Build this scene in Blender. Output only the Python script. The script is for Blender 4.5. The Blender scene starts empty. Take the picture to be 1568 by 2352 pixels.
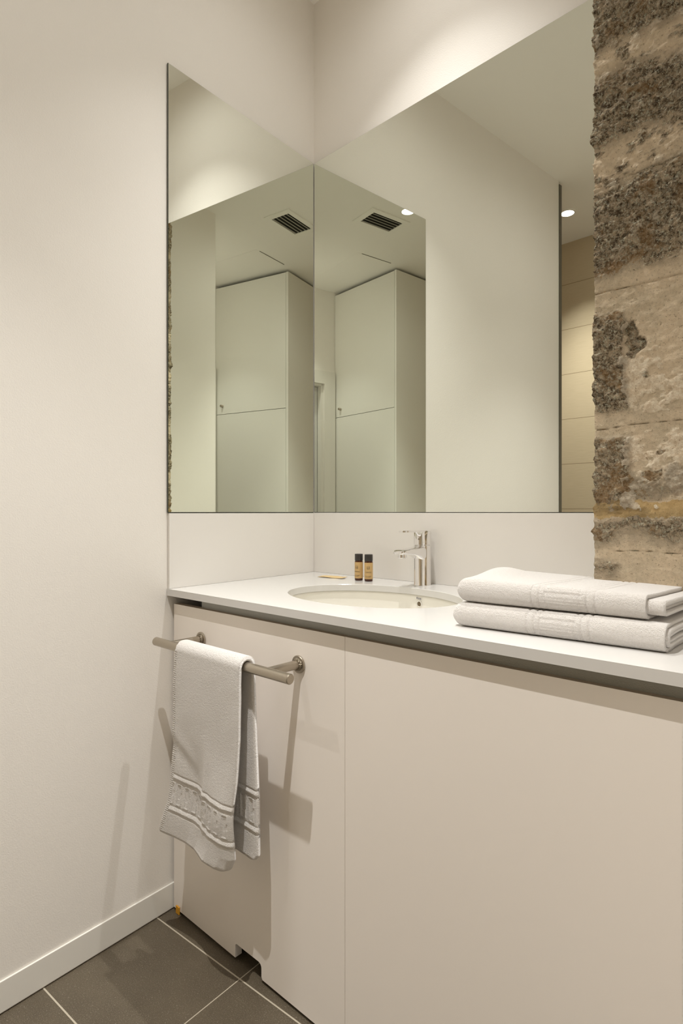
import bpy, bmesh, math, random
from mathutils import Vector, Matrix, noise
random.seed(4)
PI = math.pi
sc = bpy.context.scene
C = bpy.context.collection

# ------------------------------------------------------------------ camera
EYE, FPX = 1.055, 1351.0
CAMX, CAMY = 1.45381, -1.37668
cam = bpy.data.cameras.new('camera')
cam.sensor_fit = 'HORIZONTAL'; cam.sensor_width = 36.0
cam.lens = 36.0*FPX/1568.0
cam.clip_start = 0.02
co = bpy.data.objects.new('camera', cam); C.objects.link(co)
co.location = (CAMX, CAMY, EYE)
FW = Vector((-0.693024, 0.720914, 0.0))
co.rotation_euler = FW.to_track_quat('-Z', 'Y').to_euler()
sc.camera = co

# ------------------------------------------------------------------ world, light level
sc.view_settings.view_transform = 'Standard'
sc.view_settings.look = 'None'
sc.view_settings.gamma = 1.0
sc.view_settings.exposure = -0.08
sc.view_settings.use_curve_mapping = False
try:
    sc.cycles.max_bounces = 14; sc.cycles.diffuse_bounces = 8; sc.cycles.glossy_bounces = 8
    sc.cycles.sample_clamp_indirect = 6.0
    sc.cycles.use_denoising = True
except Exception: pass
wd = bpy.data.worlds.new('world'); sc.world = wd; wd.use_nodes = True
wd.node_tree.nodes['Background'].inputs[0].default_value = (1, .9, .8, 1)
wd.node_tree.nodes['Background'].inputs[1].default_value = 0.05
LAMP_COL = (1.0, 0.978, 0.938)
# each downlight, the added fill lamp last: (narrow beam, flood, spill) in watts and their cone angles
LAMP_A, LAMP_B, LAMP_C, ADDED_FILL = (66, 21, 7), (176, 14, 16), (130, 36, 0), (2, 27, 0)
CONES = ((72, 1.0), (90, .55), (172, 1.0))

# ------------------------------------------------------------------ room frame
CE = 2.787
L = Vector((0.087503, -0.996164, 0)); N = Vector((0.996164, 0.087503, 0))   # along / out of the left wall
FD = Vector((0.99972, 0.0235, 0)); FO = Vector((0.0235, -0.99972, 0))       # along / out of the vanity front
FP = Vector((0.049177, -0.559844, 0))                                       # vanity front's left foot
def lw(w, n, z): return L*w + N*n + Vector((0, 0, z))
def fr(s, q, z): return FP + FD*s + FO*q + Vector((0, 0, z))
def xyz(x, y, z): return Vector((x, y, z))

# ------------------------------------------------------------------ materials
def mat(name, col, rough=.5, metal=0, bump=None, spec=None, extra=None):
    m = bpy.data.materials.new(name); m.use_nodes = True
    nt = m.node_tree; b = nt.nodes['Principled BSDF']
    b.inputs['Base Color'].default_value = (*col, 1)
    b.inputs['Roughness'].default_value = rough
    b.inputs['Metallic'].default_value = metal
    if spec is not None: b.inputs['Specular IOR Level'].default_value = spec
    if bump:
        sc_, dist, det = bump
        tc = nt.nodes.new('ShaderNodeNewGeometry')
        nz = nt.nodes.new('ShaderNodeTexNoise'); nz.inputs['Scale'].default_value = sc_
        nz.inputs['Detail'].default_value = det
        bp = nt.nodes.new('ShaderNodeBump'); bp.inputs['Distance'].default_value = dist
        nt.links.new(tc.outputs['Position'], nz.inputs['Vector'])
        nt.links.new(nz.outputs[0], bp.inputs['Height'])
        nt.links.new(bp.outputs[0], b.inputs['Normal'])
    if extra: extra(nt, b)
    return m

class NT:
    """tiny node helper"""
    def __init__(s, nt): s.nt = nt
    def geo(s): return s.nt.nodes.new('ShaderNodeNewGeometry').outputs['Position']
    def _in(s, sock, v):
        if hasattr(v, 'is_output'): s.nt.links.new(v, sock)
        else: sock.default_value = v
    def m(s, op, a, b=0.0, c=0.0):
        n = s.nt.nodes.new('ShaderNodeMath'); n.operation = op
        for i, v in enumerate((a, b, c)): s._in(n.inputs[i], v)
        return n.outputs[0]
    def dot(s, a, v):
        n = s.nt.nodes.new('ShaderNodeVectorMath'); n.operation = 'DOT_PRODUCT'
        s._in(n.inputs[0], a); n.inputs[1].default_value = v; return n.outputs['Value']
    def noise(s, vec, scale, det=3, rough=.5):
        n = s.nt.nodes.new('ShaderNodeTexNoise'); s.nt.links.new(vec, n.inputs['Vector'])
        n.inputs['Scale'].default_value = scale; n.inputs['Detail'].default_value = det
        n.inputs['Roughness'].default_value = rough; return n.outputs[0]
    def mix(s, f, a, b):
        n = s.nt.nodes.new('ShaderNodeMix'); n.data_type = 'RGBA'
        s._in(n.inputs[0], f); s._in(n.inputs[6], a); s._in(n.inputs[7], b); return n.outputs[2]
    def ramp(s, f, lo, hi):
        n = s.nt.nodes.new('ShaderNodeMapRange'); n.clamp = True
        s._in(n.inputs[0], f); n.inputs[1].default_value = lo; n.inputs[2].default_value = hi; return n.outputs[0]
    def attr(s, name):
        n = s.nt.nodes.new('ShaderNodeAttribute'); n.attribute_name = name; return n
    def bump(s, h, dist, normal=None):
        n = s.nt.nodes.new('ShaderNodeBump'); s._in(n.inputs['Height'], h); n.inputs['Distance'].default_value = dist
        if normal: s.nt.links.new(normal, n.inputs['Normal'])
        return n.outputs[0]

WHITE = (.88, .85, .805)
M = {}
M['wall'] = mat('wall_paint', WHITE, .62, bump=(330, .00036, 2))
M['smooth'] = mat('smooth_paint', WHITE, .5)
M['ceil'] = mat('ceiling_paint', (.94, .925, .89), .7)
M['skirt'] = mat('skirting_paint', (.82, .80, .75), .35)
M['lam'] = mat('white_laminate', (.88, .828, .775), .38)
M['lam_edge'] = mat('laminate_edge', (.42, .34, .26), .6)
M['splash'] = mat('splash_panel', (.82, .795, .76), .28)
M['quartz'] = mat('white_quartz', (.66, .65, .635), .15)
M['ceramic'] = mat('white_ceramic', (.82, .80, .74), .06)
M['chrome'] = mat('chrome', (.86, .85, .85), .04, 1)
M['steel'] = mat('brushed_steel', (.46, .41, .34), .34, 1, bump=(300, .0003, 2))
M['weld'] = mat('weld', (.30, .26, .20), .35, 1, bump=(260, .004, 3))
M['alu'] = mat('aluminium_rail', (.36, .36, .33), .45, .6, bump=(500, .0006, 3))
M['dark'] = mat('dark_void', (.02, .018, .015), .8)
M['mir'] = mat('mirror_silver', (.865, .89, .825), .0, 1)
M['mir_edge'] = mat('mirror_glass_edge', (.05, .055, .04), .2)
M['post'] = mat('dark_frame', (.12, .11, .085), .4)
M['cup'] = mat('cupboard_laminate', (.85, .84, .80), .3)
M['cup_edge'] = mat('cupboard_gap', (.16, .15, .11), .6)
M['door'] = mat('door_paint', (.70, .70, .68), .4)
M['grille'] = mat('grille_paint', (.93, .92, .88), .5)
M['slat'] = mat('grille_slat', (.30, .29, .24), .5)
M['shim'] = mat('yellow_plastic', (.62, .30, .02), .45)
M['cap'] = mat('black_cap', (.035, .03, .027), .35)
M['ink'] = mat('dark_ink', (.13, .09, .05), .6)
M['ink2'] = mat('basin_print', (.10, .10, .14), .5)
M['label'] = mat('kraft_label', (.60, .40, .17), .55)
M['kraft'] = mat('kraft_paper', (.62, .46, .24), .6, bump=(900, .0004, 2))
M['kraft2'] = mat('kraft_print', (.22, .17, .10), .6)
def amber_x(nt, b):
    b.inputs['Transmission Weight'].default_value = .35; b.inputs['IOR'].default_value = 1.45
M['amber'] = mat('amber_glass', (.085, .022, .008), .08, extra=amber_x)
def emit(name, col, st):
    m = mat(name, col, .5); b = m.node_tree.nodes['Principled BSDF']
    b.inputs['Emission Color'].default_value = (*col, 1); b.inputs['Emission Strength'].default_value = st; return m
M['lens'] = emit('lamp_lens', (1, .95, .88), 14)

def floor_x(nt, b):
    h = NT(nt); P = h.geo()
    w = h.dot(P, L); n = h.dot(P, N)
    def line(v, off, per, half):
        f = h.m('FRACT', h.m('DIVIDE', h.m('SUBTRACT', v, off-per*20), per))
        d = h.m('MULTIPLY', h.m('MINIMUM', f, h.m('SUBTRACT', 1.0, f)), per)
        return h.m('LESS_THAN', d, half)
    g = h.m('MAXIMUM', line(w, .608, .2895, .0017), line(n, .3155, .579, .0012))
    sp = h.ramp(h.noise(P, 420, 3, .7), .52, .66)
    sp2 = h.ramp(h.noise(P, 330, 2, .6), .66, .70)
    big = h.ramp(h.noise(P, 9, 4), .3, .7)
    c = h.mix(big, (.082, .064, .041, 1), (.110, .088, .058, 1))
    c = h.mix(h.m('MULTIPLY', sp, .55), c, (.24, .21, .17, 1))
    c = h.mix(h.m('MULTIPLY', sp2, .6), c, (.42, .39, .33, 1))
    c = h.mix(g, c, (.50, .45, .36, 1))
    nt.links.new(c, b.inputs['Base Color'])
    nt.links.new(h.bump(h.noise(P, 500, 3), .0008), b.inputs['Normal'])
M['floor'] = mat('floor_tiles', (.1, .09, .07), .42, extra=floor_x)
def tile_x(nt, b):
    h = NT(nt); P = h.geo(); z = h.dot(P, (0, 0, 1)); x = h.dot(P, (1, 0, 0))
    f = h.m('FRACT', h.m('DIVIDE', h.m('SUBTRACT', z, 1.0747-2.89), .289))
    d = h.m('MULTIPLY', h.m('MINIMUM', f, h.m('SUBTRACT', 1.0, f)), .289)
    g = h.m('LESS_THAN', d, .0016)
    s = nt.nodes.new('ShaderNodeMapping'); nt.links.new(P, s.inputs[0]); s.inputs['Scale'].default_value = (1, 1, 14)
    st = h.noise(s.outputs[0], 14, 4)
    c = h.mix(st, (.50, .41, .28, 1), (.60, .50, .36, 1))
    c = h.mix(g, c, (.24, .18, .11, 1))
    nt.links.new(c, b.inputs['Base Color'])
M['tile'] = mat('shower_tiles', (.55, .45, .32), .4, extra=tile_x)
def terry_x(nt, b):
    h = NT(nt)
    tc = nt.nodes.new('ShaderNodeTexCoord').outputs['Object']
    n1 = h.noise(tc, 620, 3, .7); n2 = h.noise(tc, 210, 3, .5)
    hh = h.m('ADD', n1, h.m('MULTIPLY', n2, .7))
    nt.links.new(h.bump(hh, .0034), b.inputs['Normal'])
    c = h.mix(h.ramp(n1, .3, .7), (.86, .815, .775, 1), (.97, .94, .91, 1))
    nt.links.new(c, b.inputs['Base Color'])
    b.inputs['Sheen Weight'].default_value = .4
M['terry'] = mat('terry_cloth', (.88, .84, .80), .95, spec=.1, extra=terry_x)

# ------------------------------------------------------------------ object helpers
def link(name, me, m, parent=None):
    o = bpy.data.objects.new(name, me); C.objects.link(o)
    if m is not None:
        for x in (m if isinstance(m, (list, tuple)) else [m]): me.materials.append(x)
    if parent is not None: o.parent = parent
    return o
def bm_obj(name, bm, m, parent=None, smooth=False):
    bmesh.ops.recalc_face_normals(bm, faces=bm.faces)
    me = bpy.data.meshes.new(name); bm.to_mesh(me); bm.free()
    if smooth:
        for p in me.polygons: p.use_smooth = True
    return link(name, me, m, parent)
def shift(o, org):
    """put an object's origin at org (world), geometry unchanged"""
    o.data.transform(Matrix.Translation(-Vector(org))); o.location = org
def thing(name, label, cat, loc=(0, 0, 0), group=None):
    o = bpy.data.objects.new(name, None); C.objects.link(o); o.location = loc
    o.empty_display_size = .05
    o['label'] = label; o['category'] = cat
    if group: o['group'] = group
    return o
def tag(o, label, cat, group=None):
    o['label'] = label; o['category'] = cat
    if group: o['group'] = group
    return o
def child(o, parent):
    """parent o (built in world coordinates) keeping it where it is"""
    o.parent = parent
    o.matrix_parent_inverse = Matrix.Translation(-Vector(parent.location))
    return o
def struct(o): o['kind'] = 'structure'; return o
def box(bm, f, a, b):
    """box between parameter corners a and b in frame f"""
    vs = [bm.verts.new(f(x, y, z)) for z in (a[2], b[2]) for y in (a[1], b[1]) for x in (a[0], b[0])]
    for q in ((0, 1, 3, 2), (4, 6, 7, 5), (0, 4, 5, 1), (2, 3, 7, 6), (0, 2, 6, 4), (1, 5, 7, 3)):
        bm.faces.new([vs[i] for i in q])
def bx(name, f, a, b, m, parent=None, bevel=0):
    bm = bmesh.new(); box(bm, f, a, b)
    if bevel: bmesh.ops.bevel(bm, geom=bm.edges[:], offset=bevel, segments=2, affect='EDGES', profile=.5)
    o = bm_obj(name, bm, m)
    if parent is not None: child(o, parent)
    return o
def lathe(name, prof, m, loc, parent=None, seg=48, smooth=True):
    bm = bmesh.new(); rings = []
    for r, z in prof:
        rings.append([bm.verts.new((loc[0]+r*math.cos(2*PI*i/seg), loc[1]+r*math.sin(2*PI*i/seg), loc[2]+z)) for i in range(seg)] if r > 1e-6
                     else [bm.verts.new((loc[0], loc[1], loc[2]+z))])
    for a, b in zip(rings, rings[1:]):
        for i in range(seg):
            j = (i+1) % seg
            if len(a) == 1 and len(b) == 1: continue
            if len(a) == 1: bm.faces.new((a[0], b[i], b[j]))
            elif len(b) == 1: bm.faces.new((a[i], a[j], b[0]))
            else: bm.faces.new((a[i], a[j], b[j], b[i]))
    o = bm_obj(name, bm, m, smooth=smooth)
    if smooth:
        md = o.modifiers.new('n', 'EDGE_SPLIT'); md.split_angle = math.radians(38)
    if parent is not None: child(o, parent)
    return o
def tube(name, p0, p1, r, m, parent=None, seg=32, bev=.0012):
    p0 = Vector(p0); p1 = Vector(p1); d = (p1-p0); ln = d.length; d.normalize()
    q = d.to_track_quat('Z', 'Y').to_matrix()
    prof = [(0, 0), (r-bev, 0), (r, bev), (r, ln-bev), (r-bev, ln), (0, ln)]
    bm = bmesh.new(); rings = []
    for rr, z in prof:
        if rr == 0: rings.append([bm.verts.new(p0+d*z)])
        else: rings.append([bm.verts.new(p0+q @ Vector((rr*math.cos(2*PI*i/seg), rr*math.sin(2*PI*i/seg), z))) for i in range(seg)])
    for a, b in zip(rings, rings[1:]):
        for i in range(seg):
            j = (i+1) % seg
            if len(a) == 1: bm.faces.new((a[0], b[i], b[j]))
            elif len(b) == 1: bm.faces.new((a[i], a[j], b[0]))
            else: bm.faces.new((a[i], a[j], b[j], b[i]))
    o = bm_obj(name, bm, m, smooth=True)
    md = o.modifiers.new('n', 'EDGE_SPLIT'); md.split_angle = math.radians(40)
    if parent is not None: child(o, parent)
    return o
def grid_obj(name, P, m, parent=None, cu=False, cv=False):
    """P[v][u] -> smooth surface; cu/cv close it"""
    nv, nu = len(P), len(P[0])
    me = bpy.data.meshes.new(name)
    vs = [tuple(p) for row in P for p in row]; fs = []
    for j in range(nv if cv else nv-1):
        j2 = (j+1) % nv
        for i in range(nu if cu else nu-1):
            i2 = (i+1) % nu
            fs.append((j*nu+i, j*nu+i2, j2*nu+i2, j2*nu+i))
    me.from_pydata(vs, [], fs)
    for p in me.polygons: p.use_smooth = True
    o = link(name, me, m)
    if parent is not None: child(o, parent)
    return o
def text_mesh(s, size, font_w=.0, ext=.0):
    cu = bpy.data.curves.new('t', 'FONT'); cu.body = s; cu.size = size; cu.align_x = 'CENTER'; cu.align_y = 'CENTER'
    cu.offset = font_w; cu.resolution_u = 4
    to = bpy.data.objects.new('t', cu); C.objects.link(to)
    dg = bpy.context.evaluated_depsgraph_get(); dg.update()
    me = bpy.data.meshes.new_from_object(to.evaluated_get(dg))
    bpy.data.objects.remove(to); bpy.data.curves.remove(cu)
    return me
def smooth01(t): t = max(0., min(1., t)); return t*t*(3-2*t)
def interp(tab, x):
    if x <= tab[0][0]: return tab[0][1]
    for (a, fa), (b, fb) in zip(tab, tab[1:]):
        if x <= b: return fa+(fb-fa)*smooth01((x-a)/(b-a)) if False else fa+(fb-fa)*(x-a)/(b-a)
    return tab[-1][1]

# ================================================================== ROOM SHELL
struct(bx('floor', xyz, (-1.15, -2.5, -.1), (2.3, .15, 0), M['floor']))
struct(bx('ceiling', xyz, (-1.15, -2.5, CE), (2.3, .15, CE+.1), M['ceil']))
struct(bx('wall_back', xyz, (-.12, .006, 0), (1.318, .12, CE), M['wall']))
struct(bx('wall_left', lw, (-.01, -.006, 0), (1.64, -.12, CE), M['wall']))
bm = bmesh.new()
cols = []
for z, dx in ((0, -.0003), (.87, 0), (.95, .0032), (1.3, .0036), (CE, .003)):
    cols.append([bm.verts.new((x, y, z)) for x, y in ((1.318+dx, .12), (1.318+dx, -.824), (2.12, -.824), (2.12, .12))])
for a, b in zip(cols, cols[1:]):
    for i in range(4): bm.faces.new((a[i], a[(i+1) % 4], b[(i+1) % 4], b[i]))
bm.faces.new(cols[0]); bm.faces.new(cols[-1][::-1])
struct(bm_obj('wall_right', bm, M['wall']))
struct(bx('wall_rear', xyz, (-1.05, -2.36, 0), (2.2, -2.46, CE), M['tile']))
struct(bx('wall_shower_side', xyz, (-1.05, -2.36, 0), (-1.13, -1.2, CE), M['tile']))
struct(bx('wall_shower_end', xyz, (-1.05, -1.2, 0), (-.02, -1.3, CE), M['smooth']))
bm = bmesh.new()                                                      # the entrance wall, with its doorway
box(bm, xyz, (2.12, -1.64, 0), (2.22, -1.48, CE)); box(bm, xyz, (2.12, -.824, 0), (2.22, -.72, CE)); box(bm, xyz, (2.12, -1.48, 2.05), (2.22, -.824, CE))
struct(bm_obj('wall_entrance', bm, M['smooth']))
struct(bx('door_1', xyz, (2.175, -1.465, .005), (2.215, -.83, 2.035), M['door']))
bm = bmesh.new()
box(bm, xyz, (2.098, -1.585, 0), (2.1195, -1.483, 2.15)); box(bm, xyz, (2.098, -1.483, 2.052), (2.1195, -.826, 2.15))
box(bm, xyz, (2.12, -1.4795, 0), (2.172, -1.466, 2.0495)); box(bm, xyz, (2.12, -1.466, 2.037), (2.172, -.826, 2.0495))
struct(bm_obj('trim_2', bm, M['skirt']))
struct(bx('baseboard_left', lw, (.556, -.006, 0.0035), (1.638, -.0015, .0695), M['skirt'], bevel=.0012))
struct(bx('trim_1', lw, (1.6405, -.055, 0), (1.664, -.002, 2.772), M['post']))

# ---- stone pier ---------------------------------------------------
def stone_px(x, z):
    """photo-like coordinates of a point of the pier's face: used only to lay out the masonry"""
    t = 1.1-(x-1.033)*.69
    return 1365+(x-1.033)/.000724, 1176-(z-1.055)*FPX/t
def fbm(p, octs, f=1.0, g=.5):
    s = 0; a = 1; tot = 0
    for k in range(octs):
        s += a*noise.noise(Vector(p)*f); tot += a; a *= g; f *= 2.07
    return s/tot
def blob(px, py, cx, cy, rx, ry):
    return 1-math.hypot((px-cx)/rx, (py-cy)/ry)
def build_stone():
    xs = []
    n1, n2 = 60, 124
    for i in range(n1): xs.append(('s', i/n1))
    for i in range(n2+1): xs.append(('f', i/n2))
    z0, z1 = .8535, CE-.001
    nz = 700
    P = []; A = []
    for j in range(nz+1):
        z = z0+(2.08-z0)*(j/640) if j <= 640 else 2.08+(z1-2.08)*((j-640)/60)
        row = []
        for kind, t in xs:
            if kind == 's': x, y, nx, ny = 1.033, -.256*t, -1, 0
            else: x, y, nx, ny = 1.033+.283*t, -.256, 0, -1
            # rounded arris
            if kind == 'f' and t*.283 < .012: nx, ny = -(1-t*.283/.012)*.8, -1
            if kind == 's' and (1-t)*.256 < .012: nx, ny = -1, -(1-(1-t)*.256/.012)*.8
            px, py = stone_px(x if kind == 'f' else 1.033-(y+.256)*.6, z)
            sx = px-1365 if kind == 'f' else (1-t)*-200
            wv = 34*fbm((x*5+3, y*5, z*5), 3)+38*fbm((x*22, y*22, z*22+7), 4, 1, .6)
            yy = (py*(1.0) if kind == 'f' else 1176-(z-1.055)*FPX/1.1)
            # photo y of the same course at the arris
            yl = 1176-(z-1.055)*FPX/1.1
            yv = yl+wv
            rough = 0.0; dark = 0.0; white = 0.0; tan = 0.0
            # courses of stone (by their height), mortar between
            for (a, b, d) in ((-700, -560, .8), (-520, -330, .9), (-290, -90, .8), (-60, 130, .85), (212, 352, .9), (448, 632, .95), (1190, 1232, .7), (1292, 1322, .7)):
                e = min(yv-a, b-yv)/46.
                m_ = smooth01(e+.5)
                if (a, b) == (1292, 1322): m_ *= smooth01((70-sx+wv)/30)
                rough = max(rough, m_); dark = max(dark, m_*d)
            if -60 < yv < 212: # first mortar seam rises to the right
                pass
            if yl > 640:
                w2 = 30*fbm((x*14+9, z*14, 2), 5, 1, .65)
                X, Y = px+w2, py+34*fbm((x*15+2, z*15, 8), 5, 1, .65)
                l4 = smooth01(min(min(Y-722, 945-Y)/18., (72-(X-1365)-(Y-800)*-.05)/14.)+.5)      # dark stone under the seam
                l5 = smooth01(min(min(Y-1005, 1180-Y)/18., (90-(X-1365))/22.)+.4)
                rough = max(rough, l4*.9, l5*.9); dark = max(dark, l4*.85, l5*.7)
                for b in ((1490, 870, 52, 70), (1455, 838, 40, 40), (1500, 935, 36, 20), (1545, 1035, 48, 62), (1470, 1040, 52, 24), (1505, 1075, 60, 26), (1565, 1120, 26, 60), (1440, 755, 16, 16)):
                    v = smooth01(blob(X, Y, *b)*2.6); white = max(white, v)
                pn = fbm((x*26+3, z*34, 5), 4, 1, .6)
                if (800 < Y < 945 or 985 < Y < 1175) and px > 1418: white = max(white, smooth01((pn-.05)*7+.2)*smooth01((px-1418)/25))
                white *= smooth01(pn*5+.95)
                for b in ((1447, 758, 15, 22), (1462, 786, 26, 20), (1452, 812, 12, 10), (1483, 861, 9, 8), (1522, 1042, 12, 5), (1500, 1084, 30, 11)):
                    v = smooth01(blob(X, Y, *b)*4); white *= 1-v; dark = max(dark, v*1.0); rough = max(rough, v*.8)
                tan = smooth01(min(Y-1150, 1192-Y)/10.+.4)
                for b in ((1470, 1120, 90, 34), (1555, 1105, 30, 40), (1530, 1215, 60, 22)):
                    v = smooth01(blob(X, Y, *b)*3)*.8; rough = max(rough, v); dark = max(dark, v*.6*(1-white))
                tan *= (1-dark*.6)
            if yl < 640:
                v = smooth01((fbm((x*30+1, y*30, z*40+6), 4, 1, .65)-.10)*8)*.75
                dark = max(dark, v); rough = max(rough, v)
                v = smooth01((fbm((x*24+8, y*24, z*36+2), 4, 1, .65)-.14)*8)*.8
                white = max(white, v*(1 if dark < .5 else .55))
            # relief
            q = (x*1.0, y*1.0, z*1.0)
            d = .0022*fbm((q[0]*9, q[1]*9, q[2]*9), 3)
            chips = abs(fbm((q[0]*38, q[1]*38, q[2]*46+4), 4, 1, .6))
            rg2 = max(rough, .55 if yl < 640 else .2)
            d += rg2*(.011*fbm((q[0]*24+5, q[1]*24, q[2]*34), 5, 1, .68)+.010*chips)+rough*.001
            d += (1-rough)*.0012*fbm((q[0]*60, q[1]*60, q[2]*60), 4)
            d += white*(.0022+.0016*fbm((q[0]*90, q[1]*90, q[2]*90), 3))
            if yl > 640:
                v = smooth01(max(blob(X, Y, 1447, 758, 16, 22), blob(X, Y, 1462, 786, 26, 22))*3); d -= v*.008
            # cracks in the mortar
            cr = 0
            for (cy, cw) in ((432, 1.6), (676+ (px-1365)*.0, 1.4), (1262, .8), (985, .7)):
                dd = abs(yl+10*fbm((x*14, y*14, 3+cy), 3)-cy)
                cr = max(cr, 1-dd/cw/1.6)
            cr = max(cr, 0); d -= cr*.004*(1-rough*.5)
            vx = x+nx*d; vy = y+ny*d
            row.append((vx, vy, z+.003*rough*fbm((x*40, y*40, z*40+9), 2)))
            A.append((max(dark, cr*.9), white, tan, rough))
        P.append(row)
    o = grid_obj('wall_stone', P, None)
    me = o.data
    for k, nm in enumerate(('s_dark', 's_white', 's_tan', 's_rough')):
        at = me.attributes.new(nm, 'FLOAT', 'POINT')
        at.data.foreach_set('value', [a[k] for a in A])
    return o
def stone_x(nt, b):
    h = NT(nt); P = h.geo()
    dk = h.attr('s_dark').outputs['Fac']; wh = h.attr('s_white').outputs['Fac']; tn = h.attr('s_tan').outputs['Fac']; rg = h.attr('s_rough').outputs['Fac']
    n1 = h.noise(P, 70, 8, .74); n2 = h.noise(P, 230, 5, .75); n3 = h.noise(P, 17, 5, .65); n4 = h.noise(P, 480, 3, .7); n5 = h.noise(P, 110, 8, .8)
    mortar = h.mix(h.ramp(n3, .40, .60), (.72, .58, .41, 1), (.58, .48, .34, 1))
    mortar = h.mix(h.m('MULTIPLY', h.ramp(n5, .38, .62), .45), mortar, (0.930, 0.795, 0.596, 1))
    mortar = h.mix(h.m('MULTIPLY', h.ramp(n2, .57, .66), .65), mortar, (0.156, 0.099, 0.050, 1))
    dark1 = h.mix(h.ramp(n5, .43, .58), (0.121, 0.082, 0.047, 1), (0.738, 0.582, 0.391, 1))
    dark1 = h.mix(h.m('MULTIPLY', h.ramp(n1, .52, .60), .55), dark1, (0.880, 0.738, 0.540, 1))
    dark1 = h.mix(h.m('MULTIPLY', h.ramp(n2, .53, .60), .8), dark1, (0.930, 0.909, 0.710, 1))
    dark1 = h.mix(h.m('MULTIPLY', h.ramp(n3, .54, .62), .55), dark1, (0.426, 0.234, 0.085, 1))
    dark1 = h.mix(h.m('MULTIPLY', h.ramp(n4, .58, .70), .35), dark1, (0.085, 0.064, 0.043, 1))
    white = h.mix(h.ramp(n5, .40, .60), (.66, .52, .36, 1), (.93, .83, .66, 1))
    white = h.mix(h.m('MULTIPLY', h.ramp(n2, .60, .66), .8), white, (0.284, 0.185, 0.099, 1))
    tan = h.mix(h.ramp(n5, .42, .60), (0.710, 0.525, 0.270, 1), (0.596, 0.412, 0.199, 1))
    tan = h.mix(h.m('MULTIPLY', h.ramp(n2, .58, .66), .6), tan, (0.170, 0.114, 0.057, 1))
    def edge(f, amt=.5): return h.ramp(h.m('ADD', f, h.m('ADD', h.m('MULTIPLY', h.m('SUBTRACT', n1, .5), amt*2.8), h.m('MULTIPLY', h.m('SUBTRACT', n5, .5), amt*2.2))), .455, .545)
    c = h.mix(edge(dk, .7), mortar, dark1)
    c = h.mix(edge(tn, .5), c, tan)
    c = h.mix(edge(wh, .6), c, white)
    nt.links.new(c, b.inputs['Base Color'])
    bmp = h.m('ADD', h.m('MULTIPLY', n5, h.m('ADD', .30, h.m('MULTIPLY', rg, .9))), h.m('MULTIPLY', n2, h.m('ADD', .12, h.m('MULTIPLY', rg, .35))))
    nt.links.new(h.bump(bmp, .013), b.inputs['Normal'])
M['stone'] = mat('rubble_stone', (.4, .33, .24), .92, spec=.15, extra=stone_x)
st = build_stone(); st.data.materials.append(M['stone']); struct(st)

# ================================================================== MIRRORS
def mirror(name, f, a, b, front_axis, label):
    bm = bmesh.new(); box(bm, f, a, b)
    bmesh.ops.bevel(bm, geom=bm.edges[:], offset=.0013, segments=1, affect='EDGES')
    bmesh.ops.recalc_face_normals(bm, faces=bm.faces)
    for fc in bm.faces:
        fc.material_index = 0 if fc.normal.dot(front_axis) > .99 else 1
    me = bpy.data.meshes.new(name); bm.to_mesh(me); bm.free()
    o = link(name, me, [M['mir'], M['mir_edge']])
    return tag(o, label, 'mirror')
mirror('wall_mirror', lw, (.0009, -.005, 1.0525), (.5785, 0, 2.240), N, 'narrow frameless wall mirror on the left wall, meeting the wide one in the corner')
mirror('wall_mirror', xyz, (.0009, 0, 1.0535), (1.3175, .005, 2.240), Vector((0, -1, 0)), 'wide frameless wall mirror on the back wall above the basin, running behind the stone')

# ================================================================== CEILING FITTINGS
def downlight(x, y, watts, label):
    t = thing('downlight', label, 'ceiling light', (x, y, CE), 'recessed round downlights')
    lathe('trim_ring', [(.036, -.0035), (.046, -.0035), (.048, -.0005), (.048, 0), (.036, 0), (.036, -.0035)], M['ceil'], (x, y, CE), t)
    lathe('lens', [(0, -.0025), (.0357, -.0025), (.0357, 0), (0, 0)], M['lens'], (x, y, CE), t, smooth=False)
    for kind, e, (deg, bl) in zip(('beam', 'flood', 'spill'), watts, CONES):
        ld = bpy.data.lights.new('lamp_'+kind, 'SPOT'); ld.energy = e; ld.color = LAMP_COL
        ld.spot_size = math.radians(deg); ld.spot_blend = bl; ld.shadow_soft_size = .010
        lo = bpy.data.objects.new('lamp_'+kind, ld); C.objects.link(lo); lo.location = (x, y, CE-.006)
        child(lo, t)
downlight(.528, -.345, LAMP_A, 'downlight above the basin, the one lighting the wall over the wide mirror')
downlight(.840, -1.202, LAMP_B, 'downlight in front of the vanity, reflected beside the ceiling vent')
downlight(.036, -1.986, LAMP_C, 'downlight over the tiled shower, seen beside the dark post in the wide mirror')

downlight(1.86, -1.0, ADDED_FILL, 'added unseen fill lamp by the entrance door, right of the jamb')  # added lamp, out of view, to brighten the cupboard and ceiling

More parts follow.
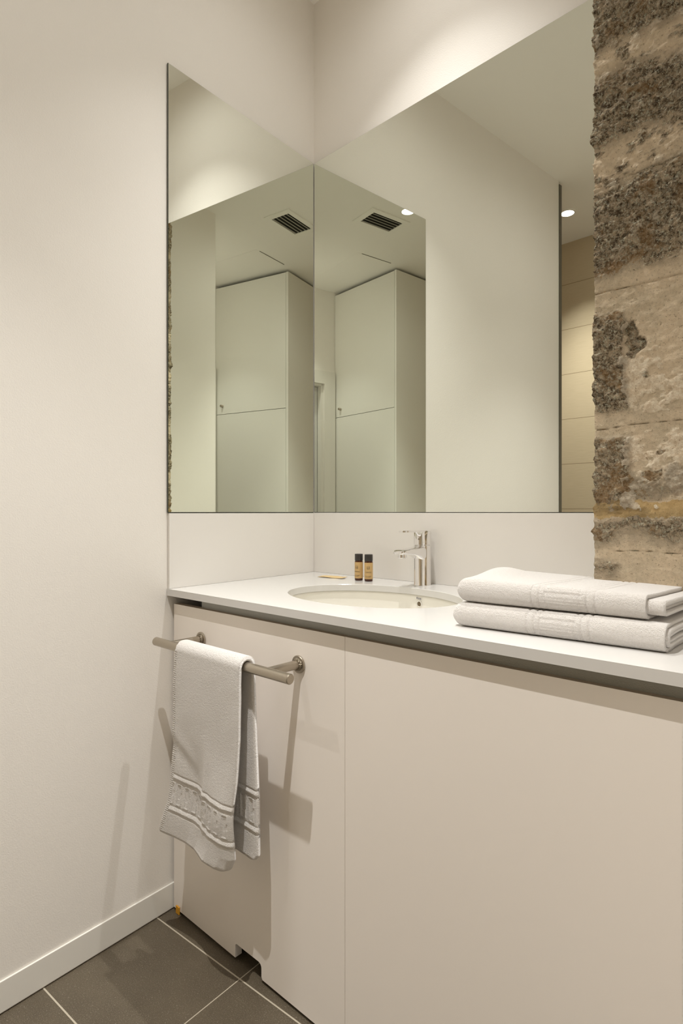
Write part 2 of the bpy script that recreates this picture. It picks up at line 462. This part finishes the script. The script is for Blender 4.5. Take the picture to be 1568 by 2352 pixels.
g = thing('ceiling_vent', 'white square ceiling vent grille with dark slots, seen in both mirrors', 'air vent', (1.02, -1.155, CE))
bm = bmesh.new()
o_, i_ = (.925, -1.30, 1.113, -1.008), (.958, -1.268, 1.085, -1.046)
for a, b in (((o_[0], o_[1]), (i_[0], o_[3])), ((i_[2], o_[1]), (o_[2], o_[3])), ((i_[0], o_[1]), (i_[2], i_[1])), ((i_[0], i_[3]), (i_[2], o_[3]))):
    box(bm, xyz, (a[0], a[1], CE-.006), (b[0], b[1], CE-.0005))
child(bm_obj('frame', bm, M['grille']), g)
bx('duct', xyz, (i_[0], i_[1], CE-.0015), (i_[2], i_[3], CE-.0005), M['dark'], g)
for k in range(5):
    x = i_[0]+.010+k*.0255
    bm = bmesh.new()
    for (dx, dz) in ((0, 0),):
        v = [bm.verts.new((x+a, y, CE-.0055+c)) for y in (i_[1], i_[3]) for a, c in ((0, 0), (.0015, -.0), (.013, .0035), (.0115, .0038))]
        for q in ((0, 1, 2, 3), (4, 7, 6, 5), (0, 4, 5, 1), (1, 5, 6, 2), (2, 6, 7, 3), (3, 7, 4, 0)): bm.faces.new([v[i] for i in q])
    child(bm_obj('slat', bm, M['slat']), g)
h_ = thing('access_hatch', 'flush white access hatch in the ceiling, beside the vent and the tall cupboard', 'hatch', (1.6, -1.44, CE))
bx('hatch_panel', xyz, (1.4345, -1.59, CE-.0009), (1.93, -1.30, CE-.0005), M['ceil'], h_)
bx('hatch_seam', xyz, (1.431, -1.585, CE-.0026), (1.4343, -1.33, CE-.0005), M['cup_edge'], h_)

# ================================================================== TALL CUPBOARD (behind the camera, seen twice reflected)
g = thing('tall_cupboard', 'tall white built-in cupboard with two plain doors, seen reflected in the mirrors', 'cupboard', (1.78, -2.0, 0))
def cf(x, y, z): return Vector((1.450, -1.652, z))+Vector((.9965, .0835, 0))*x+Vector((.0835, -.9965, 0))*y
bx('side_panel', cf, (0, 0, .0), (.019, .69, 2.765), M['cup'], g)
bx('carcass', cf, (.019, .022, .0), (.60, .64, 2.755), M['cup_edge'], g)
ud = bx('upper_door', cf, (.0215, 0, 1.7985), (.668, .019, 2.762), M['cup'], g)
bx('lower_door', cf, (.0215, 0, .01), (.668, .019, 1.7945), M['cup'], g)
kb = tube('door_knob', tuple(cf(.600, .001, 1.858)), tuple(cf(.600, -.024, 1.858)), .0095, M['steel'], ud)

# ================================================================== VANITY
X1 = 1.262                                                            # right end along the front, at the jamb
v = thing('vanity_cabinet', 'white vanity cabinet with two flat fronts under the worktop', 'cabinet', (.68, -.4, 0))
def front_panel(name, outline, s0, parent):
    """flat board: outline in (s,z), 19 mm thick"""
    bm = bmesh.new()
    fa = [bm.verts.new(fr(s, 0, z)) for s, z in outline]; ba = [bm.verts.new(fr(s, -.019, z)) for s, z in outline]
    bm.faces.new(fa); bm.faces.new(ba[::-1])
    n = len(fa)
    for i in range(n):
        j = (i+1) % n
        f_ = bm.faces.new((fa[i], ba[i], ba[j], fa[j]))
    bmesh.ops.recalc_face_normals(bm, faces=bm.faces)
    for f_ in bm.faces:
        if f_.normal.z > .9: f_.material_index = 1
    me = bpy.data.meshes.new(name); bm.to_mesh(me); bm.free()
    o = link(name, me, [M['lam'], M['lam_edge']]); child(o, parent); return o
ZB, ZT = .0085, .8118
def arc(cx, cz, r, a0, a1, n=8): return [(cx+r*math.cos(math.radians(a0+(a1-a0)*i/n)), cz+r*math.sin(math.radians(a0+(a1-a0)*i/n))) for i in range(n+1)]
out = [(.0035, ZB), (.2675, ZB)] + [(.2675, .030)] + arc(.2735, .0365, .006, 180, 90) + arc(.352, .0325, .0105, 90, 0) + [(.3625, .014), (.366, ZB), (.6145, ZB), (.6145, ZT), (.0035, ZT)]
lp = front_panel('front_panel', out, 0, v); lp['label'] = 'left front panel with the towel bar and a floor cut-out'
rp = front_panel('front_panel', [(.6155, ZB), (X1-.0005, ZB), (X1-.0005, ZT), (.6155, ZT)], 0, v)
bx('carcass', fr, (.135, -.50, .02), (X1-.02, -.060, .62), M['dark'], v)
bx('metal_rail', fr, (.112, -.062, .798), (X1-.003, -.013, .8342), M['alu'], v)

# worktop with its oval cut-out
EX, EY, EA, EB = .5054, -.2855, .2359, .1744
WZ, WT = .8524, .0176
def worktop():
    fl = L*.5785-N*.0045; p = [Vector((fl.x, fl.y)), None, None, None]
    ax = Vector((FD.x, FD.y)); k = (1.3172-fl.x)/ax.x
    p[1] = Vector((fl.x, fl.y))+ax*k
    p[2] = Vector((1.3172, .005)); p[3] = Vector((-.0045, .005))
    angs = [2*PI*i/160 for i in range(160)] + [math.atan2((q.y-EY), (q.x-EX)) % (2*PI) for q in p]
    angs = sorted(set(round(a, 6) for a in angs))
    cen = Vector((EX, EY)); bm = bmesh.new(); R = []
    for a in angs:
        d = Vector((math.cos(a), math.sin(a)))
        best = 1e9
        for i in range(4):
            A_, B_ = p[i], p[(i+1) % 4]; e = B_-A_
            den = d.x*e.y-d.y*e.x
            if abs(den) < 1e-9: continue
            w = A_-cen; t = (w.x*e.y-w.y*e.x)/den; s = (w.x*d.y-w.y*d.x)/den
            if t > 0 and -1e-4 <= s <= 1+1e-4: best = min(best, t)
        rr = 1/math.sqrt((d.x/EA)**2+(d.y/EB)**2)
        i0 = cen+d*rr; i1 = cen+d*(rr+.0012); o0 = cen+d*best
        R.append([bm.verts.new((i0.x, i0.y, WZ-WT)), bm.verts.new((i0.x, i0.y, WZ-.0012)), bm.verts.new((i1.x, i1.y, WZ)), bm.verts.new((o0.x, o0.y, WZ)), bm.verts.new((o0.x, o0.y, WZ-WT))])
    n = len(R)
    for i in range(n):
        j = (i+1) % n
        for k2 in range(5):
            k3 = (k2+1) % 5
            bm.faces.new((R[i][k2], R[j][k2], R[j][k3], R[i][k3]))
    return bm_obj('worktop', bm, M['quartz'])
wt = tag(worktop(), 'white stone worktop over the vanity with an oval basin cut-out', 'worktop')

# basin under the cut-out
def basin():
    t = thing('basin', 'oval white undermount basin below the faucet', 'sink', (EX, EY, WZ-WT))
    rim = WZ-WT-.0004
    def shell(off, name, m):
        P = []
        for j in range(29):
            u = j/28
            k = (1-u**2.6)**.5 if u < 1 else 0
            k = max(k, .0)
            zz = rim-.150*u-off*.0
            row = []
            for i in range(96):
                a = 2*PI*i/96
                row.append((EX+(EA+.004+off)*k*math.cos(a), EY+(EB+.004+off)*k*math.sin(a), zz-off*u))
            P.append(row)
        return P
    inner = shell(0, '', None); outer = shell(.008, '', None)
    P = [[Vector(p)+Vector((0, 0, 0)) for p in r] for r in outer[::-1]]
    flange = [[(EX+(EA+.02)*math.cos(2*PI*i/96), EY+(EB+.02)*math.sin(2*PI*i/96), rim-.008) for i in range(96)],
              [(EX+(EA+.02)*math.cos(2*PI*i/96), EY+(EB+.02)*math.sin(2*PI*i/96), rim) for i in range(96)]]
    bowl = o = grid_obj('bowl', P+flange+inner, M['ceramic'], cu=True); child(o, t)
    # overflow hole in the far side of the bowl
    ox = .521; zh = rim-.0235
    u = .0235/.150; k = (1-u**2.6)**.5
    oy = EY+(EB+.004)*k*math.sqrt(1-((ox-EX)/((EA+.004)*k))**2)
    nrm = Vector((-(ox-EX)/(EA**2), -(oy-EY)/(EB**2), 0)).normalized()
    tx = Vector((0, 0, 1)).cross(nrm).normalized(); up = Vector((0, 0, 1))
    bm = bmesh.new(); c0 = Vector((ox, oy, zh))+nrm*.0012
    for r0, r1, dd0, dd1, mi in ((.0085, .0068, 0, .001, 0), (.0068, .0062, .001, -.0006, 0), (.0062, 0, -.0006, -.0006, 1)):
        ra = [bm.verts.new(c0+nrm*dd0+tx*r0*math.cos(q*PI/16)+up*r0*1.05*math.sin(q*PI/16)) for q in range(32)]
        rb = [bm.verts.new(c0+nrm*dd1+tx*r1*math.cos(q*PI/16)+up*r1*1.05*math.sin(q*PI/16)) for q in range(32)] if r1 else [bm.verts.new(c0+nrm*dd1)]
        for q in range(32):
            w = (q+1) % 32
            fc = bm.faces.new((ra[q], ra[w], rb[w], rb[q]) if r1 else (ra[q], ra[w], rb[0])); fc.material_index = mi
    me = bpy.data.meshes.new('overflow_hole'); bm.to_mesh(me); bm.free()
    o = link('overflow_hole', me, [M['ceramic'], mat('overflow_shadow', (.16, .12, .07), .6)]); child(o, bowl)
    tm = text_mesh('Roca', .0080, .0002)
    X = tx*-1 if tx.x < 0 else tx
    base = Vector((ox-.000, oy, zh+.0150))+nrm*.0026
    tm.transform(Matrix(((X.x, up.x, nrm.x, base.x), (X.y, up.y, nrm.y, base.y), (X.z, up.z, nrm.z, base.z), (0, 0, 0, 1))))
    o = link('maker_mark', tm, M['ink2']); child(o, bowl)
    lathe('drain', [(0, 0), (.018, 0), (.022, .002), (.024, .001), (.026, .0)], M['chrome'], (EX, EY, rim-.1495), t)
basin()

# splash panels
tag(bx('backsplash', lw, (.0026, -.005, WZ+.00015), (.5755, .002, 1.0515), M['splash'], bevel=.0008), 'white upstand panel on the left wall, under the narrow mirror', 'backsplash', 'white upstand panels')
tag(bx('backsplash', xyz, (.0004, -.002, WZ+.00015), (1.3165, .005, 1.0525), M['splash'], bevel=.0008), 'white upstand panel on the back wall behind the faucet', 'backsplash', 'white upstand panels')

tag(bx('plastic_shim', fr, (.018, 0.0006, .001), (.0335, .0042, .0205), M['shim'], bevel=.0006), 'small yellow plastic shim at the foot of the vanity beside the left wall', 'shim')

# ================================================================== FAUCET
def faucet():
    fx, fy = .4795, -.038
    t = thing('faucet', 'chrome single-lever basin faucet on the worktop behind the basin', 'faucet', (fx, fy, WZ))
    r = .0240
    lathe('body', [(0, 0), (r+.0008, 0), (r+.0008, .0012), (r, .0025), (r, .1085), (r-.0012, .1098), (0, .1098)], M['chrome'], (fx, fy, WZ), t, seg=64)
    lathe('lever_cartridge', [(0, .1100), (r-.0022, .1100), (r-.0022, .1115), (r-.0003, .1125), (r+.0004, .148), (r-.0015, .1508), (0, .1512)], M['chrome'], (fx, fy, WZ), t, seg=64)
    def loft(name, secs, nseg=40):
        P = []
        for (y, z, hw, hh, ex) in secs:
            row = []
            for i in range(nseg):
                a = 2*PI*i/nseg; c, s = math.cos(a), math.sin(a)
                row.append((fx+hw*math.copysign(abs(c)**ex, c), fy-y, WZ+z+hh*math.copysign(abs(s)**ex, s)))
            P.append(row)
        y, z = secs[0][0], secs[0][1]
        P.insert(0, [(fx, fy-y, WZ+z)]*nseg); y, z = secs[-1][0], secs[-1][1]; P.append([(fx, fy-y, WZ+z)]*nseg)
        o = grid_obj(name, P, M['chrome'], cu=True); child(o, t)
        bm = bmesh.new(); bm.from_mesh(o.data); bmesh.ops.remove_doubles(bm, verts=bm.verts, dist=1e-6); bmesh.ops.recalc_face_normals(bm, faces=bm.faces); bm.to_mesh(o.data); bm.free()
        md = o.modifiers.new('n', 'EDGE_SPLIT'); md.split_angle = math.radians(50)
        return o
    loft('spout', [(.004, .088, .0215, .021, .55), (.020, .090, .0212, .0185, .5), (.034, .0925, .0205, .0140, .5), (.050, .0945, .0200, .0105, .5),
                   (.075, .0955, .0196, .0086, .5), (.092, .0955, .0190, .0072, .5), (.103, .0953, .0182, .0066, .6), (.1075, .0948, .016, .0055, .7), (.109, .094, .012, .004, .8)])
    lathe('aerator', [(0, .0790), (.0098, .0790), (.0118, .0808), (.0118, .0895), (0, .0895)], M['steel'] if False else M['chrome'], (fx, fy-.090, WZ), t)
    # lever: open loop handle
    bm = bmesh.new()
    def ring(pts, z0, z1): return [bm.verts.new((fx+x, fy-y, WZ+zz(y, z0 if k else z1))) for k in (0, 1) for x, y in pts]
    def zz(y, dz): return .1500-.0018*(y/.1)+.0022*math.sin(max(0, (y-.05))*18)+dz
    outer = [(.0150*math.cos(a)*(1), -.008+.0) for a in ()]
    op = []; ip = []
    for i in range(49):
        a = PI*i/48
        op.append((.0165*math.cos(a), .080+.014*math.sin(a)))
    op = [(.0195, .006)] + op + [(-.0195, .006)]
    n = len(op)
    top = [bm.verts.new((fx+x, fy-y, WZ+zz(y, .0022))) for x, y in op]; bot = [bm.verts.new((fx+x, fy-y, WZ+zz(y, -.0018))) for x, y in op]
    hole = []
    for i in range(40):
        a = 2*PI*i/40; hole.append((.0085*math.cos(a), .070+.014*math.sin(a)))
    ht = [bm.verts.new((fx+x, fy-y, WZ+zz(y, .0022))) for x, y in hole]; hb = [bm.verts.new((fx+x, fy-y, WZ+zz(y, -.0018))) for x, y in hole]
    for i in range(n):
        j = (i+1) % n; bm.faces.new((top[i], top[j], bot[j], bot[i]))
    for i in range(40):
        j = (i+1) % 40; bm.faces.new((ht[i], hb[i], hb[j], ht[j]))
    for lay, hl in ((top, ht), (bot, hb)):
        es = [bm.edges.get((lay[i], lay[(i+1) % n])) for i in range(n)] + [bm.edges.get((hl[i], hl[(i+1) % 40])) for i in range(40)]
        bmesh.ops.triangle_fill(bm, edges=es, use_beauty=True)
    child(bm_obj('lever', bm, M['chrome']), t)
    # small dot marking on the cartridge
    d = Vector((.25, -1, 0)).normalized()
    p = Vector((fx, fy, WZ+.128))+d*(r-.0004)
    tube('temperature_mark', p, p+d*.0014, .0028, M['weld'], t, 20, .0003)
faucet()

# ================================================================== BOTTLES, SACHET
def wrap(me, cx, cy, r, z, a0):
    for vtx in me.vertices:
        a = a0+vtx.co.x/r; q = vtx.co.y
        vtx.co = (cx+r*math.cos(a), cy+r*math.sin(a), z+q)
def curve_strokes(strokes, wd):
    """flat ribbons in the xy plane"""
    bm = bmesh.new()
    for pts in strokes:
        L_ = []; R_ = []
        for i, p in enumerate(pts):
            a = Vector(pts[max(0, i-1)]); b = Vector(pts[min(len(pts)-1, i+1)]); d = (b-a).normalized() if (b-a).length else Vector((1, 0))
            nn = Vector((-d.y, d.x))*wd/2
            L_.append(bm.verts.new((p[0]+nn.x, p[1]+nn.y, 0))); R_.append(bm.verts.new((p[0]-nn.x, p[1]-nn.y, 0)))
        for i in range(len(pts)-1): bm.faces.new((L_[i], L_[i+1], R_[i+1], R_[i]))
    me = bpy.data.meshes.new('e'); bm.to_mesh(me); bm.free(); return me
def bottle(x, y, rot, label):
    t = thing('toiletry_bottle', label, 'bottle', (x, y, WZ), 'mini toiletry bottles')
    r = .0121; H = .0786
    lathe('glass', [(0, .0004), (r-.0022, 0), (r-.0006, .0010), (r, .0030), (r, .0565), (r-.0012, .0590), (0, .0592)], M['amber'], (x, y, WZ), t)
    lathe('cap', [(0, .0593), (r-.0002, .0593), (r, .0598), (r, .0775), (r-.0008, H), (0, H)], M['cap'], (x, y, WZ), t)
    seg = 64; a_half = math.radians(150)
    P = [[(x+(r+.00025)*math.cos(rot+a_half*(2*i/seg-1)), y+(r+.00025)*math.sin(rot+a_half*(2*i/seg-1)), WZ+zz) for i in range(seg+1)] for zz in (.0070, .0547)]
    lb = grid_obj('label', P, M['label'], t)
    R2 = r+.0005
    for s, size, zz, w in (('CANVAS', .0052, .0265, .00002), ('GEL & CHAMPÚ', .0026, .0152, .00008), ('GEL & SHAMPOO', .0019, .0117, .00003)):
        me = text_mesh(s, size, w); 
        wrap(me, x, y, R2, WZ+zz, rot); o = link('lettering', me, M['ink']); child(o, lb)
    # emblem: knot of curling leaves
    st_ = []
    random.seed(11)
    for sx in (-1, 1):
        st_.append([(sx*(.0006+.0030*math.sin(k/14*PI)), -.0050+.0105*k/14) for k in range(15)])
        for cy, rr in ((-.0028, .0017), (.0006, .0015), (.0034, .0011)):
            st_.append([(sx*(.0030+(rr*(1-k/22))*math.cos(k/22*3.4*PI)), cy+(rr*(1-k/22))*math.sin(k/22*3.4*PI)) for k in range(22)])
    st_.append([(.0022*math.cos(k/20*2*PI), -.001+.0016*math.sin(k/20*2*PI)) for k in range(21)])
    me = curve_strokes(st_, .00042); wrap(me, x, y, R2, WZ+.0395, rot); o = link('emblem', me, M['ink']); child(o, lb)
face = math.atan2(CAMY+.08, CAMX-.30)
bottle(.2815, -.0830, face-.55, 'left mini amber toiletry bottle with black cap and kraft label, turned a little aside')
bottle(.3165, -.0790, face-.10, 'right mini amber toiletry bottle with black cap, the one nearer the faucet')

def sachet():
    P = []; ang = math.radians(9); cx, cy = .1745, -.0865
    for j in range(25):
        row = []
        for i in range(41):
            a = (i/40-.5)*.092; b = (j/24-.5)*.030
            z = .0012+.0040*(1-(2*b/.030)**2)*(1-(2*a/.092)**4)+.0015*math.sin(a*90)*(b/.03)+(.0025 if i > 36 else 0)*(j/24)
            row.append((cx+a*math.cos(ang)-b*math.sin(ang), cy+a*math.sin(ang)+b*math.cos(ang), WZ+z))
        P.append(row)
    t = thing('paper_sachet', 'flat brown kraft paper sachet lying on the worktop near the corner', 'packet', (cx, cy, WZ))
    pk = o = grid_obj('packet', P, M['kraft'], t); sd = o.modifiers.new('s', 'SOLIDIFY'); sd.thickness = .0006; sd.offset = 1
    Q = [[(p[0], p[1], p[2]+.0008) for p in row[10:30]] for row in P[18:23]]
    grid_obj('printed_band', Q, M['kraft2'], pk)
sachet()

# ================================================================== TOWEL BAR (on the left front panel)
BQ, BR, BZ = .0895, .0104, .7362
t = thing('towel_bar', 'brushed steel towel bar on two posts, fixed to the vanity front', 'towel rail', tuple(fr(.3, .09, BZ)))
tube('rail', fr(.0665, BQ, BZ), fr(.5565, BQ, BZ), BR, M['steel'], t, 48, .0016)
for s in (.1307, .4857):
    tube('post', fr(s, .002, BZ), fr(s, BQ-.004, BZ), .0094, M['steel'], t)
    fl_ = tube('flange', fr(s, .0004, BZ), fr(s, .0052, BZ), .0185, M['steel'], t, 48)
    bm = bmesh.new(); pr = []                                          # rough weld collar
    for j in range(9):
        a = PI/2*j/8; row = []
        for i in range(60):
            b = 2*PI*i/60; rr = .0094+.0042*math.cos(a)*(1+.25*noise.noise(Vector((i*.7, j*.8, s*9)))); q = .005+.0055*math.sin(a)*(1+.3*noise.noise(Vector((i*.5, j, 5))))
            row.append(fr(s+rr*math.cos(b), q, BZ+rr*math.sin(b)))
        pr.append(row)
    grid_obj('weld', pr, M['weld'], fl_, cu=True)

# ================================================================== HANGING HAND TOWEL
def hand_towel():
    TL = [(.285, .104), (.30, .108), (.37, .138), (.478, .157), (.52, .163), (.583, .170), (.666, .176), (.75, .188)]
    TRt = [(.285, .352), (.30, .372), (.325, .386), (.437, .395), (.494, .405), (.587, .416), (.678, .423), (.75, .427)]
    # depth wave across (u) at hem, band and mid height
    W0 = [(0, .004), (.18, -.004), (.38, -.010), (.52, -.008), (.72, .006), (.88, .005), (.96, 0), (1, -.010)]
    W1 = [(0, -.002), (.18, -.006), (.42, -.013), (.56, -.002), (.72, .010), (.88, .013), (1, .004)]
    th = .0115; rb = BR+.0012+th/2; zt = BZ
    hem, back_hem = .287, .319
    nf, na, nb, nu = 330, 16, 290, 170
    rows = []
    for j in range(nf+1): rows.append(('f', hem+(zt-hem)*j/nf))
    for j in range(1, na): rows.append(('a', PI*j/na))
    for j in range(nb+1): rows.append(('b', zt+(back_hem-zt)*j/nb))
    def mid(kind, v, u):
        z = v if kind != 'a' else zt
        k = max(0, min(1, (zt-z)/(zt-hem)))
        if kind == 'b':
            s = interp([(.30, .150), (.75, .188)], z)*(1-u)+interp([(.318, .400), (.324, .418), (.338, .430), (.46, .432), (.65, .427), (.75, .427)], z)*u
            q = BQ-rb-.012*k+.004*math.sin(u*5+1)*k
            q = max(q, .012)
            return s, q, z
        s = interp(TL, z)*(1-u)+interp(TRt, z)*u
        q0 = BQ+rb
        if kind == 'a':
            s = .188*(1-u)+.427*u
            return s, BQ+rb*math.cos(v), zt+rb*math.sin(v)
        b = smooth01((.56-z)/.18)
        w = interp(W1, u)*(1-smooth01((.43-z)/.12))+interp(W0, u)*smooth01((.43-z)/.12)
        w *= b
        # creases
        w += .0045*math.exp(-((u-.56+.25*(z-.5))/.035)**2)*smooth01((.58-z)/.12)*smooth01((z-.33)/.08)
        dz = z-(.545-.13*u)
        w += (.0018*math.exp(-(dz/.020)**2)-.0024*math.exp(-((dz+.030)/.024)**2))*smooth01((.55-u)/.35)
        w += .0028*fbm((u*3.1, z*7, 2), 3)*smooth01((.72-z)/.05)
        w -= .006*smooth01((.72-z)/.4)*(1-b)
        # front surface of the towel ends near q .10 at the hem
        q = q0-(q0+th/2-.103)*smooth01(k*1.15)+w
        return s, q, z
    def relief(kind, z, u):
        """woven border: ribs and boxed motif; stitched selvage on the left"""
        if kind == 'a': dist = 9
        h0 = hem if kind == 'f' else back_hem
        d = 0
        if kind != 'a':
            dist = z-h0
            um = u*.24
            if kind == 'f': dist += .0
            if u > .055:
                for c in (.0700, .1480):
                    e = abs(dist-c)
                    d += .0017*math.exp(-(e/.0030)**2)-.0016*math.exp(-((e-.0075)/.0018)**2)
            if .078 < dist < .140 and u > .055:
                d -= .0010
                ph = (um/.0260) % 1.0
                if .20 < ph < .82:
                    edge = min(ph-.20, .82-ph)*.0260; ez = min(dist-.084, .136-dist)
                    m_ = min(edge, ez)
                    if 0 < m_ < .0022 and not (ez > .02 and ph > .5): d += .0014
                    if m_ > .0045 and .10 < dist < .127: d -= .0006
        if u < .055:
            d += .0006*math.sin(z*2*PI/.0050+8*u)-.0005
        if kind != 'a' and z-h0 < .006: d -= .0012
        return d
    P = []
    us = [i/nu for i in range(nu+1)]
    for r_i, (kind, v) in enumerate(rows):
        outer = []; inner = []
        eps = .002
        for u in us:
            s, q, z = mid(kind, v, u)
            if kind == 'a': nq, nz = math.cos(v), math.sin(v)
            elif kind == 'f': nq, nz = 1, 0
            else: nq, nz = -1, 0
            s2, q2, _ = mid(kind, v, min(1, u+.01)); s1, q1, _ = mid(kind, v, max(0, u-.01))
            ns = -(q2-q1)/max(1e-6, (s2-s1))*(1 if kind == 'f' else 0)
            ln = math.sqrt(1+ns*ns); ns /= ln; nq /= ln
            rr = relief(kind, z, u)
            # round off both side edges
            e = min(u, 1-u)*.245/(th/2); kk = math.sqrt(max(0, 1-(1-min(1, e))**2))
            if u < .5: kk = .35+.65*kk
            h = th/2*kk
            if kind == 'f' and z-hem < .008: h *= .45+.55*(z-hem)/.008
            if kind == 'b' and z-back_hem < .008: h *= .45+.55*(z-back_hem)/.008
            ro, ri = (0, rr) if kind == 'b' else (rr, 0)
            outer.append(fr(s+ns*(h+ro), q+nq*(h+ro), z+nz*(h+ro)))
            inner.append(fr(s-ns*(h+ri), q-nq*(h+ri), z-nz*(h+ri)))
        P.append(outer+inner[::-1])
    o = grid_obj('hand_towel', P, M['terry'], cu=True)
    bm = bmesh.new(); bm.from_mesh(o.data); bm.verts.ensure_lookup_table()
    w = len(P[0]); half = w//2
    for j in (0, len(P)-1):
        for i in range(half-1):
            a = j*w+i; b = j*w+(w-1-i)
            try: bm.faces.new((bm.verts[a], bm.verts[a+1], bm.verts[b-1], bm.verts[b]))
            except Exception: pass
    bmesh.ops.recalc_face_normals(bm, faces=bm.faces); bm.to_mesh(o.data); bm.free()
    for p in o.data.polygons: p.use_smooth = True
    tag(o, 'white terry hand towel with woven border hanging over the towel bar', 'towel')
    shift(o, fr(.3, .09, BZ))
hand_towel()

# ================================================================== FOLDED BATH TOWELS
def folded_towel(z0, hh, dx, seed, label, xl, xr_out, yfl, yfr, dep, lip, drop=0, cap=0):
    """folded slab: front fold along x, round left end, layers showing at the right end"""
    t = thing('folded_towel', label, 'towel', ((xl+xr_out)/2, (yfl+yfr)/2+dep/2, z0), 'folded bath towels on the worktop')
    def front_y(x): 
        k = (x-xl)/(xr_out-xl); return yfl*(1-k)+yfr*k
    def hgt(x, yy):
        k = (x-xl)/(xr_out-xl)
        h = hh(k, yy)
        return h
    def profile(x, inset, ny=46):
        """C-profile from the top back edge round the front to the bottom back edge; inset shrinks it"""
        yf = front_y(x)+inset*1.0; zb = z0+inset; pts = []
        H = hgt(x, 0)-2*inset; r = H/2
        n1 = 60
        yb = front_y(x)+dep
        for i in range(n1): # top, from back to front
            a = yb+(yf+r*.9-yb)*i/n1
            top = z0+hgt(x, (a-yf)/dep)-inset
            pts.append((a, top))
        for i in range(36): # nose
            b = PI*i/35
            pts.append((yf+r*.9*(1-math.sin(b)**.8), zb+r+r*math.cos(b)))
        for i in range(1, 21):
            a = yf+r*.9+(yb-yf-r*.9)*i/20
            pts.append((a, zb))
        return pts
    def sheet(name, x0, x1, inset, thick, nx, close_left, sag=0):
        P = []
        for j in range(nx+1):
            tt = j/nx
            x = x0+(x1-x0)*(tt**1.5 if close_left else tt)
            dz = -drop*(x-xl)/(xr_out-xl)
            pts = profile(x, inset)
            Hm = z0+hgt(x, .1)*.5
            k = 1.0
            if close_left:
                e = (x-x0)/.021
                k = max(0, 1-(1-min(1, e))**2.7)**(1/2.7)
                k = max(k, .03)
            row = []
            for idx, (y, z) in enumerate(pts):
                yy = y; zz = Hm+(z-Hm)*k
                if close_left:
                    yy = y+(1-k)*.012
                # cloth irregularity, woven border
                dist = x1-x
                rel = 0
                xb = x-xl
                for c in (.136, .148, .2225, .2345):
                    rel += -.0019*math.exp(-((xb-c)/.0016)**2)
                if .148 < xb < .2225:
                    rel -= .0006
                    rel += .0004*math.sin(idx*2.1)
                    v_ = idx/len(pts)
                    if .156 < xb < .214:
                        rel -= .0012*max(0, 1-abs((idx % 16)-8)/2)
                        rel -= .0011*(math.exp(-((xb-.158)/.0018)**2)+math.exp(-((xb-.212)/.0018)**2))
                nz_ = fbm((x*9+seed, y*9, z*22), 3)*.0022*(.3+.7*k)
                ny_, nzv = (0, 1) if idx < 60 else ((-math.sin(PI*(idx-60)/35), math.cos(PI*(idx-60)/35)) if idx < 96 else (0, 0))
                if idx > 88: nz_ *= .2; rel *= .3
                zz2 = zz+nzv*(rel+nz_); yy2 = yy+ny_*(rel+nz_)
                zz2 = max(zz2, z0+inset+.0003)
                if cap: zz2 = min(zz2, z0+cap)
                row.append((x+.004*fbm((y*9, z*9, seed+3), 2)*max(0, (j-nx+8)/8), yy2, zz2+dz))
            P.append(row)
        o = grid_obj(name, P, M['terry'], t)
        sd = o.modifiers.new('s', 'SOLIDIFY'); sd.thickness = thick; sd.offset = -1
        me = o.data
        bm = bmesh.new(); bm.from_mesh(me); bmesh.ops.recalc_face_normals(bm, faces=bm.faces)
        # make the cloth face outwards
        bm.faces.ensure_lookup_table()
        f0 = bm.faces[(nx//2)*115+20]
        if f0.normal.z < 0: bmesh.ops.reverse_faces(bm, faces=bm.faces)
        bm.to_mesh(me); bm.free()
        return o
    sheet('outer_fold', xl, xr_out, 0, .0062, 330, True)
    a = sheet('inner_fold', xl+.05, xr_out+lip, .0070, .0058, 60, False)
    b = sheet('inner_fold', xl+.07, xr_out+lip*.75, .0135, .0045, 50, False)
    return t
def h_top(k, v):
    # height of the top towel along its length k and depth v
    base = .0430-.0065*k
    bump_ = .0145*math.exp(-((k-.09)/.13)**2)*math.exp(-((v-.52)/.26)**2)
    return base+bump_-.005*v
def h_low(k, v): return .0414
folded_towel(WZ+.0004, h_low, 0, 5, 'white folded bath towel lying directly on the worktop, under the other one', .868, 1.206, -.487, -.457, .235, .004, cap=.0421)
folded_towel(WZ+.0430, h_top, 0, 17, 'white folded bath towel on top of the stack, with a raised hump at its left', .872, 1.178, -.480, -.446, .235, .024)
